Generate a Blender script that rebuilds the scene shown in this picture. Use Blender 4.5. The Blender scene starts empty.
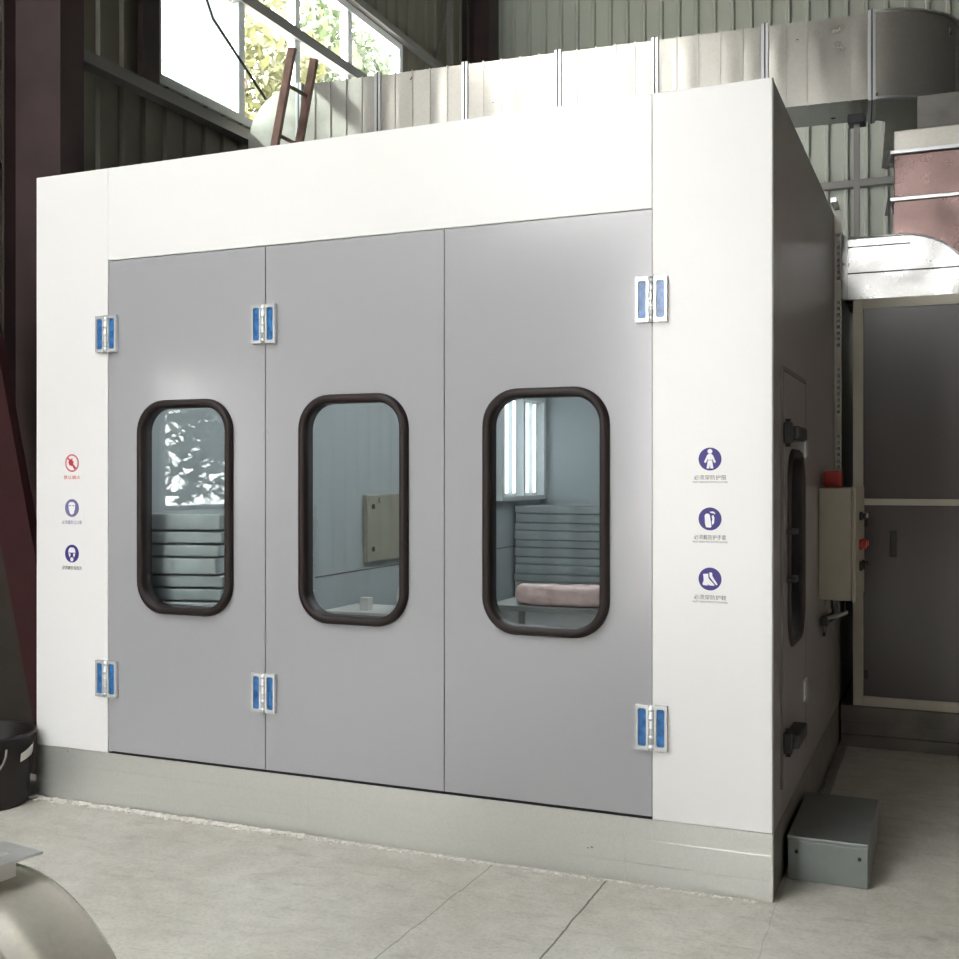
import bpy, bmesh, math, random
from mathutils import Vector, Matrix
random.seed(7)
SC = bpy.context.scene
COL = SC.collection
PI = math.pi

# ------------------------------------------------------------------ materials
def mat(name, col, rough=.5, metal=0., spec=.5, bump=None, var=None, coat=0., coat_rough=.1, emit=None, bump_dist=.002):
    """procedural principled material; var=(scale, amount) colour mottling; bump=(scale, strength)"""
    m = bpy.data.materials.new(name); m.use_nodes = True
    nt = m.node_tree; b = nt.nodes['Principled BSDF']
    b.inputs['Base Color'].default_value = (*col, 1)
    b.inputs['Roughness'].default_value = rough
    b.inputs['Metallic'].default_value = metal
    b.inputs['Specular IOR Level'].default_value = spec
    b.inputs['Coat Weight'].default_value = coat
    b.inputs['Coat Roughness'].default_value = coat_rough
    if emit:
        b.inputs['Emission Color'].default_value = (*emit[0], 1)
        b.inputs['Emission Strength'].default_value = emit[1]
    tc = nt.nodes.new('ShaderNodeTexCoord')
    if var:
        n = nt.nodes.new('ShaderNodeTexNoise'); n.inputs['Scale'].default_value = var[0]
        n.inputs['Detail'].default_value = 6
        nt.links.new(tc.outputs['Object'], n.inputs['Vector'])
        r = nt.nodes.new('ShaderNodeValToRGB')
        r.color_ramp.elements[0].position = .3; r.color_ramp.elements[1].position = .7
        a = var[1]
        r.color_ramp.elements[0].color = (*[max(0, c*(1-a)) for c in col], 1)
        r.color_ramp.elements[1].color = (*[min(1, c*(1+a)) for c in col], 1)
        nt.links.new(n.outputs['Fac'], r.inputs['Fac'])
        nt.links.new(r.outputs['Color'], b.inputs['Base Color'])
    if bump:
        n2 = nt.nodes.new('ShaderNodeTexNoise'); n2.inputs['Scale'].default_value = bump[0]
        n2.inputs['Detail'].default_value = 3
        nt.links.new(tc.outputs['Object'], n2.inputs['Vector'])
        bp = nt.nodes.new('ShaderNodeBump'); bp.inputs['Strength'].default_value = bump[1]
        bp.inputs['Distance'].default_value = bump_dist
        nt.links.new(n2.outputs['Fac'], bp.inputs['Height'])
        nt.links.new(bp.outputs['Normal'], b.inputs['Normal'])
    return m

def glass(name, tint, refl, ior=1.5):
    m = bpy.data.materials.new(name); m.use_nodes = True
    nt = m.node_tree; nt.nodes.clear()
    out = nt.nodes.new('ShaderNodeOutputMaterial')
    tr = nt.nodes.new('ShaderNodeBsdfTransparent'); tr.inputs['Color'].default_value = (*tint, 1)
    gl = nt.nodes.new('ShaderNodeBsdfGlossy'); gl.inputs['Roughness'].default_value = .015
    gl.inputs['Color'].default_value = (.95, 1, 1, 1)
    fr = nt.nodes.new('ShaderNodeLayerWeight'); fr.inputs['Blend'].default_value = .5
    pw = nt.nodes.new('ShaderNodeMath'); pw.operation = 'POWER'; pw.inputs[1].default_value = 5
    nt.links.new(fr.outputs['Facing'], pw.inputs[0])
    mu = nt.nodes.new('ShaderNodeMath'); mu.operation = 'MULTIPLY_ADD'; mu.inputs[1].default_value = .9; mu.inputs[2].default_value = .04*refl; mu.use_clamp = True
    mx = nt.nodes.new('ShaderNodeMixShader')
    nt.links.new(pw.outputs[0], mu.inputs[0]); nt.links.new(mu.outputs[0], mx.inputs[0])
    nt.links.new(tr.outputs[0], mx.inputs[1]); nt.links.new(gl.outputs[0], mx.inputs[2])
    nt.links.new(mx.outputs[0], out.inputs['Surface'])
    return m

def galvanised(name, col, rough, spangle=40, bumpamt=.05, wave=3.0, waveamt=.1, metal=.85):
    m = bpy.data.materials.new(name); m.use_nodes = True
    nt = m.node_tree; b = nt.nodes['Principled BSDF']; L = nt.links
    b.inputs['Metallic'].default_value = metal
    tc = nt.nodes.new('ShaderNodeTexCoord')
    v = nt.nodes.new('ShaderNodeTexVoronoi'); v.inputs['Scale'].default_value = spangle
    L.new(tc.outputs['Object'], v.inputs['Vector'])
    r = nt.nodes.new('ShaderNodeValToRGB')
    r.color_ramp.elements[0].color = (*[c*.95 for c in col], 1)
    r.color_ramp.elements[1].color = (*[min(1, c*1.04) for c in col], 1)
    L.new(v.outputs['Color'], r.inputs['Fac']); L.new(r.outputs['Color'], b.inputs['Base Color'])
    rr = nt.nodes.new('ShaderNodeMapRange'); rr.inputs['To Min'].default_value = rough*.75; rr.inputs['To Max'].default_value = rough*1.3
    n = nt.nodes.new('ShaderNodeTexNoise'); n.inputs['Scale'].default_value = 6; n.inputs['Detail'].default_value = 4
    L.new(tc.outputs['Object'], n.inputs['Vector']); L.new(n.outputs['Fac'], rr.inputs['Value']); L.new(rr.outputs[0], b.inputs['Roughness'])
    n2 = nt.nodes.new('ShaderNodeTexNoise'); n2.inputs['Scale'].default_value = wave; n2.inputs['Detail'].default_value = 0
    L.new(tc.outputs['Object'], n2.inputs['Vector'])
    b1 = nt.nodes.new('ShaderNodeBump'); b1.inputs['Strength'].default_value = waveamt; b1.inputs['Distance'].default_value = .04
    L.new(n2.outputs['Fac'], b1.inputs['Height'])
    L.new(b1.outputs['Normal'], b.inputs['Normal'])
    return m

def concrete():
    m = bpy.data.materials.new('poured_concrete'); m.use_nodes = True
    nt = m.node_tree; b = nt.nodes['Principled BSDF']; L = nt.links
    tc = nt.nodes.new('ShaderNodeTexCoord')
    def noise(scale, detail=6, rough=.6, vec=None):
        n = nt.nodes.new('ShaderNodeTexNoise'); n.inputs['Scale'].default_value = scale
        n.inputs['Detail'].default_value = detail; n.inputs['Roughness'].default_value = rough
        L.new(vec or tc.outputs['Object'], n.inputs['Vector']); return n
    def ramp(fac, stops):
        r = nt.nodes.new('ShaderNodeValToRGB')
        while len(r.color_ramp.elements) < len(stops): r.color_ramp.elements.new(.5)
        for e, (p, c) in zip(r.color_ramp.elements, stops):
            e.position = p; e.color = (*c, 1)
        L.new(fac, r.inputs['Fac']); return r
    def mix(mode, fac, a, c):
        x = nt.nodes.new('ShaderNodeMix'); x.data_type = 'RGBA'; x.blend_type = mode
        if isinstance(fac, float): x.inputs[0].default_value = fac
        else: L.new(fac, x.inputs[0])
        for sock, v in ((x.inputs[6], a), (x.inputs[7], c)):
            if isinstance(v, tuple): sock.default_value = (*v, 1)
            else: L.new(v, sock)
        return x.outputs[2]
    base = ramp(noise(1.1).outputs['Fac'], [(.3, (.53, .515, .455)), (.5, (.60, .585, .53)), (.7, (.65, .64, .59))])
    mott = ramp(noise(7, 8, .7).outputs['Fac'], [(.35, (.80, .80, .79)), (.6, (1, 1, 1))])
    c = mix('MULTIPLY', .8, base.outputs['Color'], mott.outputs['Color'])
    fine = ramp(noise(60, 4, .7).outputs['Fac'], [(.32, (.72, .71, .70)), (.52, (1, 1, 1))])
    c = mix('MULTIPLY', .7, c, fine.outputs['Color'])
    # scuffs: stretched noise
    mp = nt.nodes.new('ShaderNodeMapping'); mp.inputs['Scale'].default_value = (2.2, 9, 1); mp.inputs['Rotation'].default_value = (0, 0, .5)
    L.new(tc.outputs['Object'], mp.inputs['Vector'])
    sc = ramp(noise(1.6, 8, .75, mp.outputs['Vector']).outputs['Fac'], [(.54, (0, 0, 0)), (.70, (.5, .5, .5))])
    c = mix('MIX', sc.outputs['Color'], c, (.25, .245, .215))
    st = ramp(noise(2.3, 5, .65).outputs['Fac'], [(.60, (0, 0, 0)), (.72, (.5, .5, .5))])
    c = mix('MIX', st.outputs['Color'], c, (.27, .27, .25))
    # saw-cut joints across the slab, slightly wandering
    sep = nt.nodes.new('ShaderNodeSeparateXYZ'); L.new(tc.outputs['Object'], sep.inputs[0])
    wob = noise(5, 5)
    def joint(x0, w, slope, col, amt):
        nonlocal c
        a = nt.nodes.new('ShaderNodeMath'); a.operation = 'MULTIPLY_ADD'
        L.new(sep.outputs['Y'], a.inputs[0]); a.inputs[1].default_value = -slope; L.new(sep.outputs['X'], a.inputs[2])
        k = nt.nodes.new('ShaderNodeMath'); k.operation = 'MULTIPLY_ADD'
        L.new(wob.outputs['Fac'], k.inputs[0]); k.inputs[1].default_value = .03; L.new(a.outputs[0], k.inputs[2])
        s = nt.nodes.new('ShaderNodeMath'); s.operation = 'SUBTRACT'; L.new(k.outputs[0], s.inputs[0]); s.inputs[1].default_value = x0+.015
        ab = nt.nodes.new('ShaderNodeMath'); ab.operation = 'ABSOLUTE'; L.new(s.outputs[0], ab.inputs[0])
        lt = nt.nodes.new('ShaderNodeMapRange'); L.new(ab.outputs[0], lt.inputs['Value'])
        lt.inputs['From Min'].default_value = w*.5; lt.inputs['From Max'].default_value = w
        lt.inputs['To Min'].default_value = amt; lt.inputs['To Max'].default_value = 0
        c = mix('MIX', lt.outputs[0], c, col)
    joint(-.693, .0055, 0.0, (.07, .068, .06), .85)
    joint(-1.22, .005, .02, (.16, .155, .14), .55)
    joint(.02, .003, -.02, (.28, .27, .25), .45)
    joint(2.6, .008, 0, (.07, .068, .06), .8)
    L.new(c, b.inputs['Base Color'])
    rr = nt.nodes.new('ShaderNodeMapRange'); L.new(noise(3).outputs['Fac'], rr.inputs['Value'])
    rr.inputs['To Min'].default_value = .42; rr.inputs['To Max'].default_value = .7
    L.new(rr.outputs[0], b.inputs['Roughness'])
    bp = nt.nodes.new('ShaderNodeBump'); bp.inputs['Strength'].default_value = .25; bp.inputs['Distance'].default_value = .004
    L.new(noise(25, 6, .7).outputs['Fac'], bp.inputs['Height']); L.new(bp.outputs['Normal'], b.inputs['Normal'])
    return m

M = {}
M['white'] = mat('white_enamel', (.75, .75, .752), .28, spec=.4, bump=(1.5, .05), bump_dist=.01)
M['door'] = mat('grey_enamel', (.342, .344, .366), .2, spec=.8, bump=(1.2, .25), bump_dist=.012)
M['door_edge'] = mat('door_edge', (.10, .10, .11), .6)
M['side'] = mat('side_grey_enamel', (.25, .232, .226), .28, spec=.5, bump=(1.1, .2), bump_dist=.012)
M['inner'] = mat('booth_lining', (.50, .54, .55), .4)
M['plinth'] = galvanised('plinth_zinc', (.64, .645, .62), .30, 160, .02, 1.2, .05, .6)
M['rubber'] = mat('black_rubber', (.016, .010, .010), .5, spec=.3)
M['pane'] = glass('window_glass', (.86, .89, .89), .85)
M['pane_clear'] = glass('clear_glass', (.965, .968, .967), 1.0)
M['blue'] = mat('blue_film', (.03, .14, .36), .22, spec=.7, var=(40, .35))
M['chrome'] = mat('hinge_alloy', (.80, .84, .86), .25, metal=.55)
M['seam'] = mat('seam_shadow_gap', (.03, .03, .03), .9)
M['floor'] = concrete()
M['left_wall'] = mat('brown_grey_sheet', (.16, .147, .112), .55, var=(.8, .12))
M['back_wall'] = mat('sage_sheet', (.36, .375, .325), .5, var=(.5, .10))
M['plain_wall'] = mat('painted_wall', (.05, .046, .043), .8, var=(1, .1))
M['roof'] = mat('roof_sheet', (.12, .118, .112), .8)
M['maroon'] = mat('maroon_primer', (.035, .020, .021), .6, var=(3, .3))
M['plate_red'] = mat('red_primer', (.028, .004, .006), .55, var=(3, .25))  # the leaning plate's own dark red
M['bucket'] = mat('bucket_black', (.010, .006, .007), .45)
M['dark_board'] = mat('dark_board', (.03, .026, .021), .5, var=(4, .25))
M['girt'] = mat('girt_zinc', (.20, .19, .18), .5, metal=.2)
M['frame_white'] = mat('white_window_frame', (.78, .80, .80), .4)
M['transom'] = mat('grey_transom', (.22, .21, .215), .5)
M['duct'] = galvanised('duct_zinc', (.45, .435, .395), .30, 60, .02, 2.5, .08, .78)
M['duct_joint'] = mat('duct_joint_zinc', (.62, .63, .64), .3, metal=.9)
M['duct_dark'] = mat('duct_gasket', (.05, .05, .055), .6)
M['foil'] = galvanised('foil_duct', (.52, .52, .51), .27, 60, .04, 5.0, .3)
M['red_reflect_foil'] = galvanised('red_reflection_duct', (.20, .135, .125), .28, 60, .03, 4.0, .2, .85)  # red reflection put into the foil's base colour
M['cab_frame'] = mat('cream_frame', (.50, .475, .40), .45, var=(4, .1))
M['cab_panel'] = mat('cabinet_grey_panel', (.095, .087, .090), .25, spec=.6, bump=(1.2, .3), bump_dist=.012)
M['cab_base'] = mat('cabinet_base_zinc', (.16, .15, .135), .45, metal=.3, var=(5, .2))
M['black'] = mat('black_plastic', (.015, .015, .016), .45)
M['beige'] = mat('beige_enamel', (.36, .335, .27), .42, var=(5, .06))
M['red'] = mat('red_plastic', (.42, .035, .025), .4)
M['cable'] = mat('grey_cable', (.25, .24, .22), .6)
M['black_cable'] = mat('black_cable', (.02, .02, .022), .6)
M['step'] = mat('zinc_box', (.20, .22, .215), .35, metal=.35, var=(6, .1))
M['slot'] = mat('slotted_angle_zinc', (.36, .34, .30), .4, metal=.4)
M['drum'] = galvanised('drum_zinc', (.88, .84, .75), .2, 90, .02, 1.5, .03, .7)
M['flange'] = mat('flange_zinc', (.60, .61, .60), .35, metal=.75, var=(8, .12))
M['wood'] = mat('ladder_wood', (.26, .16, .13), .65, var=(9, .3))
M['bark'] = mat('bark', (.09, .065, .045), .9, var=(12, .4))
M['leaf'] = mat('leaf', (.05, .072, .03), .5, var=(1.3, .55))
M['leaf2'] = mat('leaf_yellow', (.09, .095, .033), .5, var=(1.5, .6))
M['ground'] = mat('yard_ground', (.30, .29, .26), .9, var=(1, .2))
M['plank'] = mat('plank_zinc', (.46, .49, .49), .35, metal=.35, var=(4, .2))
M['pink'] = mat('pink_wrap', (.85, .60, .55), .35, var=(8, .25), bump=(30, .6), bump_dist=.01)
M['paper'] = mat('white_paper', (.75, .74, .70), .6)
M['table'] = mat('table_steel', (.28, .28, .27), .4, metal=.3)
M['tube'] = mat('lamp_tube', (.9, .95, 1), .4, emit=((.88, .96, 1), .8))
M['fill_tube'] = mat('fill_lamp_tube', (.9, .95, 1), .4, emit=((.95, .98, 1), 16.0))  # for unseen ceiling lamps added to brighten the booth interior
M['lamp_body'] = mat('lamp_housing', (.75, .78, .78), .4)
M['ink_blue'] = mat('sticker_blue', (.035, .025, .20), .45)
M['ink_red'] = mat('sticker_red', (.50, .03, .05), .45)
M['ink_pink'] = mat('sticker_faded_red', (.62, .20, .24), .45)
M['ink_grey'] = mat('sticker_faded_blue', (.16, .16, .33), .45)
M['ink_white'] = mat('sticker_white', (.80, .80, .83), .45)
M['ink_black'] = mat('sticker_black', (.05, .05, .05), .5)
M['crumb'] = mat('dried_filler', (.74, .72, .67), .9, var=(30, .2))
def frosted(lo=.15, hi=.5):
    m = bpy.data.materials.new('milky_glass'); m.use_nodes = True
    nt = m.node_tree; nt.nodes.clear()
    out = nt.nodes.new('ShaderNodeOutputMaterial')
    tl = nt.nodes.new('ShaderNodeBsdfTranslucent'); tl.inputs['Color'].default_value = (.12, .13, .128, 1)
    tr = nt.nodes.new('ShaderNodeBsdfTransparent'); tr.inputs['Color'].default_value = (.9, .97, .96, 1)
    tc = nt.nodes.new('ShaderNodeTexCoord'); n = nt.nodes.new('ShaderNodeTexNoise'); n.inputs['Scale'].default_value = 2.5
    nt.links.new(tc.outputs['Object'], n.inputs['Vector'])
    mr = nt.nodes.new('ShaderNodeMapRange'); mr.inputs['From Min'].default_value = .3; mr.inputs['From Max'].default_value = .7
    mr.inputs['To Min'].default_value = lo; mr.inputs['To Max'].default_value = hi
    nt.links.new(n.outputs['Fac'], mr.inputs['Value'])
    mx = nt.nodes.new('ShaderNodeMixShader'); nt.links.new(mr.outputs[0], mx.inputs[0])
    nt.links.new(tl.outputs[0], mx.inputs[1]); nt.links.new(tr.outputs[0], mx.inputs[2])
    nt.links.new(mx.outputs[0], out.inputs['Surface'])
    return m
M['frosted'] = frosted(.3, .55); M['milky'] = frosted(.0, .02)

# ------------------------------------------------------------------ mesh helpers
class MB:
    """collects shapes (in world or local metres) and links them as ONE mesh object"""
    def __init__(s): s.bm = bmesh.new()
    def box(s, x0, x1, y0, y1, z0, z1, bev=0, mt=None):
        t = bmesh.new()
        v = [t.verts.new((x, y, z)) for x in (x0, x1) for y in (y0, y1) for z in (z0, z1)]
        for f in ((0, 1, 3, 2), (4, 6, 7, 5), (0, 4, 5, 1), (2, 3, 7, 6), (0, 2, 6, 4), (1, 5, 7, 3)):
            t.faces.new([v[i] for i in f])
        if bev: bmesh.ops.bevel(t, geom=list(t.edges), offset=bev, segments=2, affect='EDGES', profile=.5)
        s.merge(t, mt); return s
    def merge(s, t, mt=None):
        bmesh.ops.recalc_face_normals(t, faces=t.faces)
        if mt is not None: t.transform(mt)
        me = bpy.data.meshes.new('tmp'); t.to_mesh(me); t.free()
        s.bm.from_mesh(me); bpy.data.meshes.remove(me)
    def tube(s, pts, r, n=10, cap=True):
        pts = [Vector(p) for p in pts]; t = bmesh.new(); rings = []
        up = Vector((0, 0, 1)); prev = None
        for i, p in enumerate(pts):
            d = (pts[min(i+1, len(pts)-1)]-pts[max(i-1, 0)]).normalized()
            if prev is None:
                a = d.cross(up)
                if a.length < .05: a = d.cross(Vector((1, 0, 0)))
            else: a = prev-d*prev.dot(d)
            a.normalize(); prev = a; b = d.cross(a)
            rr = r[i] if isinstance(r, (list, tuple)) else r
            rings.append([t.verts.new(p+a*rr*math.cos(2*PI*k/n)+b*rr*math.sin(2*PI*k/n)) for k in range(n)])
        for q in range(len(rings)-1):
            for k in range(n):
                f = t.faces.new((rings[q][k], rings[q][(k+1) % n], rings[q+1][(k+1) % n], rings[q+1][k])); f.smooth = True
        if cap: t.faces.new(rings[0][::-1]); t.faces.new(rings[-1])
        s.merge(t); return s
    def prism(s, poly, a0, a1, axis='y', smooth=False, mt=None):
        """polygon in the plane across `axis`, extruded from a0 to a1. poly coords: y->(x,z) z->(x,y) x->(y,z)"""
        t = bmesh.new()
        def P(p, a): return {'y': (p[0], a, p[1]), 'z': (p[0], p[1], a), 'x': (a, p[0], p[1])}[axis]
        A = [t.verts.new(P(p, a0)) for p in poly]; B = [t.verts.new(P(p, a1)) for p in poly]
        t.faces.new(A); t.faces.new(B[::-1])
        for i in range(len(poly)):
            f = t.faces.new((A[i], A[(i+1) % len(poly)], B[(i+1) % len(poly)], B[i])); f.smooth = smooth
        s.merge(t, mt); return s
    def bar(s, p, q, w, h, up=(0, 0, 1)):
        """rectangular bar from p to q"""
        p, q = Vector(p), Vector(q); d = (q-p).normalized(); a = d.cross(Vector(up)).normalized(); b = a.cross(d)
        t = bmesh.new()
        R = [[t.verts.new(c+a*(w/2*sx)+b*(h/2*sy)) for sx, sy in ((-1, -1), (1, -1), (1, 1), (-1, 1))] for c in (p, q)]
        t.faces.new(R[0]); t.faces.new(R[1][::-1])
        for i in range(4): t.faces.new((R[0][i], R[0][(i+1) % 4], R[1][(i+1) % 4], R[1][i]))
        s.merge(t); return s
    def build(s, name, m, parent=None, smooth_angle=None):
        me = bpy.data.meshes.new(name); s.bm.to_mesh(me); s.bm.free()
        for mm in (m if isinstance(m, (list, tuple)) else [m]): me.materials.append(mm)
        o = bpy.data.objects.new(name, me); COL.objects.link(o)
        if smooth_angle:
            me.shade_smooth() if hasattr(me, 'shade_smooth') else None
            try: me.set_sharp_from_angle(angle=math.radians(smooth_angle))
            except Exception: pass
        if parent:
            base = Vector((0, 0, 0)); p = parent
            mtx = parent_world(parent)
            o.parent = parent
            o.matrix_local = mtx.inverted()            # the shapes are written in world metres
        return o

def parent_world(p):
    m = p.matrix_basis.copy()
    if p.parent: m = parent_world(p.parent) @ m
    return m
def empty(name, loc=(0, 0, 0), rz=0):
    o = bpy.data.objects.new(name, None); COL.objects.link(o); o.empty_display_size = .1
    o.location = loc; o.rotation_euler = (0, 0, rz); return o
def tag(o, label, cat, group=None, kind=None):
    o['label'] = label; o['category'] = cat
    if group: o['group'] = group
    if kind: o['kind'] = kind
    return o
def struct(o): o['kind'] = 'structure'; return o
def origin_to(o, loc):
    """put a single-mesh thing's origin at its base"""
    o.data.transform(Matrix.Translation(-Vector(loc))); o.location = loc; return o

def rrect(cx, cz, w, h, r, n=10):
    pts = []
    for qx, qz, a0 in ((1, 1, 0), (-1, 1, 90), (-1, -1, 180), (1, -1, 270)):
        for k in range(n+1):
            a = math.radians(a0+90*k/n)
            pts.append((cx+qx*(w/2-r)+r*math.cos(a), cz+qz*(h/2-r)+r*math.sin(a)))
    return pts

def slab_with_hole(x0, x1, z0, z1, hole, y0, y1):
    """panel in the xz plane from y0 to y1 with a rounded hole (list of xz points)"""
    t = bmesh.new()
    cx = sum(p[0] for p in hole)/len(hole); cz = sum(p[1] for p in hole)/len(hole)
    def outer(p):
        dx, dz = p[0]-cx, p[1]-cz; k = 1e9
        if dx > 1e-9: k = min(k, (x1-cx)/dx)
        if dx < -1e-9: k = min(k, (x0-cx)/dx)
        if dz > 1e-9: k = min(k, (z1-cz)/dz)
        if dz < -1e-9: k = min(k, (z0-cz)/dz)
        return (cx+dx*k, cz+dz*k)
    ins = list(hole); out = [outer(p) for p in ins]
    for c in ((x1, z1), (x0, z1), (x0, z0), (x1, z0)):       # move the nearest projected point onto each corner
        i = min(range(len(out)), key=lambda i: abs(math.atan2(out[i][1]-cz, out[i][0]-cx)-math.atan2(c[1]-cz, c[0]-cx)))
        out[i] = c
    n = len(ins)
    L = {}
    for nm, pts, y in (('if', ins, y0), ('of', out, y0), ('ib', ins, y1), ('ob', out, y1)):
        L[nm] = [t.verts.new((p[0], y, p[1])) for p in pts]
    for i in range(n):
        j = (i+1) % n
        t.faces.new((L['if'][i], L['of'][i], L['of'][j], L['if'][j]))
        t.faces.new((L['ib'][i], L['ib'][j], L['ob'][j], L['ob'][i]))
        t.faces.new((L['if'][i], L['if'][j], L['ib'][j], L['ib'][i]))
        t.faces.new((L['of'][i], L['ob'][i], L['ob'][j], L['of'][j]))
    return t

def loop_sweep(loop, prof):
    """sweep a profile [(outward offset, y)] round a closed xz loop"""
    t = bmesh.new(); n = len(loop); rings = []
    for i in range(n):
        p0, p1 = Vector(loop[i-1]), Vector(loop[(i+1) % n]); d = (p1-p0).normalized(); nrm = Vector((d[1], -d[0]))
        rings.append([t.verts.new((loop[i][0]+nrm[0]*o, y, loop[i][1]+nrm[1]*o)) for o, y in prof])
    m = len(prof)
    for i in range(n):
        for k in range(m):
            f = t.faces.new((rings[i][k], rings[i][(k+1) % m], rings[(i+1) % n][(k+1) % m], rings[(i+1) % n][k])); f.smooth = True
    return t

# rotation that carries a front-plane (xz) construction onto the right-hand side wall: local x -> world y, local -y -> world +x
def to_side(): return Matrix(((0, -1, 0, 0), (1, 0, 0, 0), (0, 0, 1, 0), (0, 0, 0, 1)))

# ------------------------------------------------------------------ the building
WX, BY, FY, RX, TOP = -5.07, 8.7, -9.0, 3.6, 8.6
struct(MB().box(-5.3, 3.8, -9.2, 8.9, -.1, 0).build('floor', M['floor']))
struct(MB().box(-40, -5.3, -40, 40, -.2, -.1).box(-5.3, 3.8, -40, -9.2, -.2, -.1).build('ground', M['ground']))
SKY = [(-4.9, -3.7, -7.0, -3.2), (-3.6, -2.3, -7.0, -3.2), (-4.7, -3.3, 6.4, 8.3), (-2.9, -1.6, 6.4, 8.3)]     # unseen roof lights, added to light the floor and back wall
ce = MB(); ys = [-9.2, -7.0, -3.2, 6.4, 8.3, 8.9]
for y0, y1 in zip(ys[:-1], ys[1:]):
    xs = [-5.3]
    for q in SKY:
        if q[2] == y0: xs += [q[0], q[1]]
    xs.append(3.8)
    for i in range(0, len(xs), 2): ce.box(xs[i], xs[i+1], y0, y1, TOP, TOP+.1)
struct(ce.build('ceiling', M['roof']))
for i, q in enumerate(SKY):
    struct(MB().box(*q, TOP+.04, TOP+.05).build('window_%d' % (i+4), M['pane_clear'] if q[2] < 0 else M['milky']))  # panes of the added roof lights

def corrugated(mb, axis, c, lo, hi, z0, z1, pitch, depth, thick=.05, phase=0.):
    """flat sheet with narrow standing ribs; axis 'x': sheet at x=c running along y, ribs to +x; 'y': at y=c, ribs to -y"""
    sgn = 1 if axis == 'x' else -1
    prof = []
    k0 = math.floor((lo-phase)/pitch)-1; a = lo
    prof.append((lo, 0))
    for k in range(k0, int((hi-lo)/pitch)+k0+4):
        u = phase+k*pitch
        for du, h in ((-.030, 0), (-.014, depth), (.014, depth), (.030, 0)):
            if lo < u+du < hi: prof.append((u+du, h))
    prof.append((hi, 0))
    poly = [((u, c+sgn*h) if axis == 'y' else (c+sgn*h, u)) for u, h in prof]
    back = c-sgn*thick
    poly += ([(hi, back), (lo, back)] if axis == 'y' else [(back, hi), (back, lo)])
    mb.prism(poly, z0, z1, 'z')

P_L, P_B = .25, .215
lw = MB()
def Lw(y0, y1, z0, z1): corrugated(lw, 'x', WX, y0, y1, z0, z1, P_L, .028)
W1 = (2.34, 6.58, 4.83, 6.62)           # the window seen in the photograph (y0, y1, z0, z1)
W2 = (-3.35, -2.3, 1.45, 2.6)         # low window nearer the camera side, mirrored in the booth glass
W3 = (-8.6, -.4, 4.0, 6.9)              # unseen strip window, added on the camera side to light the booth front
Lw(-9, W3[0], 0, TOP); Lw(W3[0], W2[0], 0, W3[2]); Lw(W2[0], W2[1], 0, W2[2]); Lw(W2[0], W2[1], W2[3], W3[2])
Lw(W2[1], W3[1], 0, W3[2]); Lw(W3[0], W3[1], W3[3], TOP); Lw(W3[1], W1[0], 0, TOP)
Lw(W1[0], W1[1], 0, W1[2]); Lw(W1[0], W1[1], W1[3], TOP); Lw(W1[1], BY, 0, TOP)
struct(lw.build('wall_left', M['left_wall']))
bw = MB(); corrugated(bw, 'y', BY, WX, RX, 0, TOP, P_B, .028); struct(bw.build('wall_back', M['back_wall']))
struct(MB().box(RX, RX+.1, FY, BY, 0, TOP).build('wall_right', M['plain_wall']))
G = (-2.6, -1.8, 5.0)                   # open gateway behind the camera
HW = [(-4.9, -2.6, 5.3, 7.4), (-.9, .6, 5.0, 6.1)]     # unseen high windows, added behind the camera for light and reflections
fwm = MB()
cells_x = sorted({WX, RX, G[0], G[1]} | {v for q in HW for v in q[:2]}); cells_z = sorted({0, TOP, G[2]} | {v for q in HW for v in q[2:]})
for xa, xb in zip(cells_x[:-1], cells_x[1:]):
    for za, zb in zip(cells_z[:-1], cells_z[1:]):
        xm, zm = (xa+xb)/2, (za+zb)/2
        if G[0] < xm < G[1] and zm < G[2] or any(q[0] < xm < q[1] and q[2] < zm < q[3] for q in HW): continue
        fwm.box(xa, xb, FY-.1, FY, za, zb)
struct(fwm.build('wall_front', M['plain_wall']))
for i, q in enumerate(HW):
    struct(MB().box(q[0], q[1], FY-.06, FY-.052, q[2], q[3]).build('window_%d' % (i+8), M['pane_clear']))  # panes of the added high windows

def window(name, W, ymull, zmull, frosted_cols=(), transom=None, fw=.06):
    y0, y1, z0, z1 = W
    root = struct(empty(name, (WX, y0, z0)))
    fr = MB(); xo, xi = WX-.05, WX+.035
    for a, b in ((z0, z0+fw), (z1-fw, z1)): fr.box(xo, xi, y0, y1, a, b)
    for a, b in ((y0, y0+fw), (y1-fw, y1)): fr.box(xo, xi, a, b, z0+fw, z1-fw)
    fr.build('window_frame', M['frame_white'], root)
    for y in ymull: MB().box(xo, xi-.01, y-fw*.6, y+fw*.6, z0+fw, z1-fw).build('mullion', M['frame_white'], root)
    if transom: MB().box(xo, xi+.03, y0+fw, y1-fw, transom-.05, transom+.05).build('transom', M['transom'], root)
    ys = [y0+fw]+list(ymull)+[y1-fw]
    for i in range(len(ys)-1):
        MB().box(WX-.025, WX-.019, ys[i], ys[i+1], z0+fw, z1-fw).build('pane', (M['milky'] if name == 'window_3' else M['frosted']) if i in frosted_cols else M['pane_clear'], root)
    return root
window('window_1', W1, (3.50, 4.40, 5.40), (), (0,), 5.93, .075)
window('window_2', W2, (), ())
window('window_3', W3, (-7, -5.4, -3.8, -2.2), (), (0, 1, 2, 3, 4), 5.6)  # added light source, out of view
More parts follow.
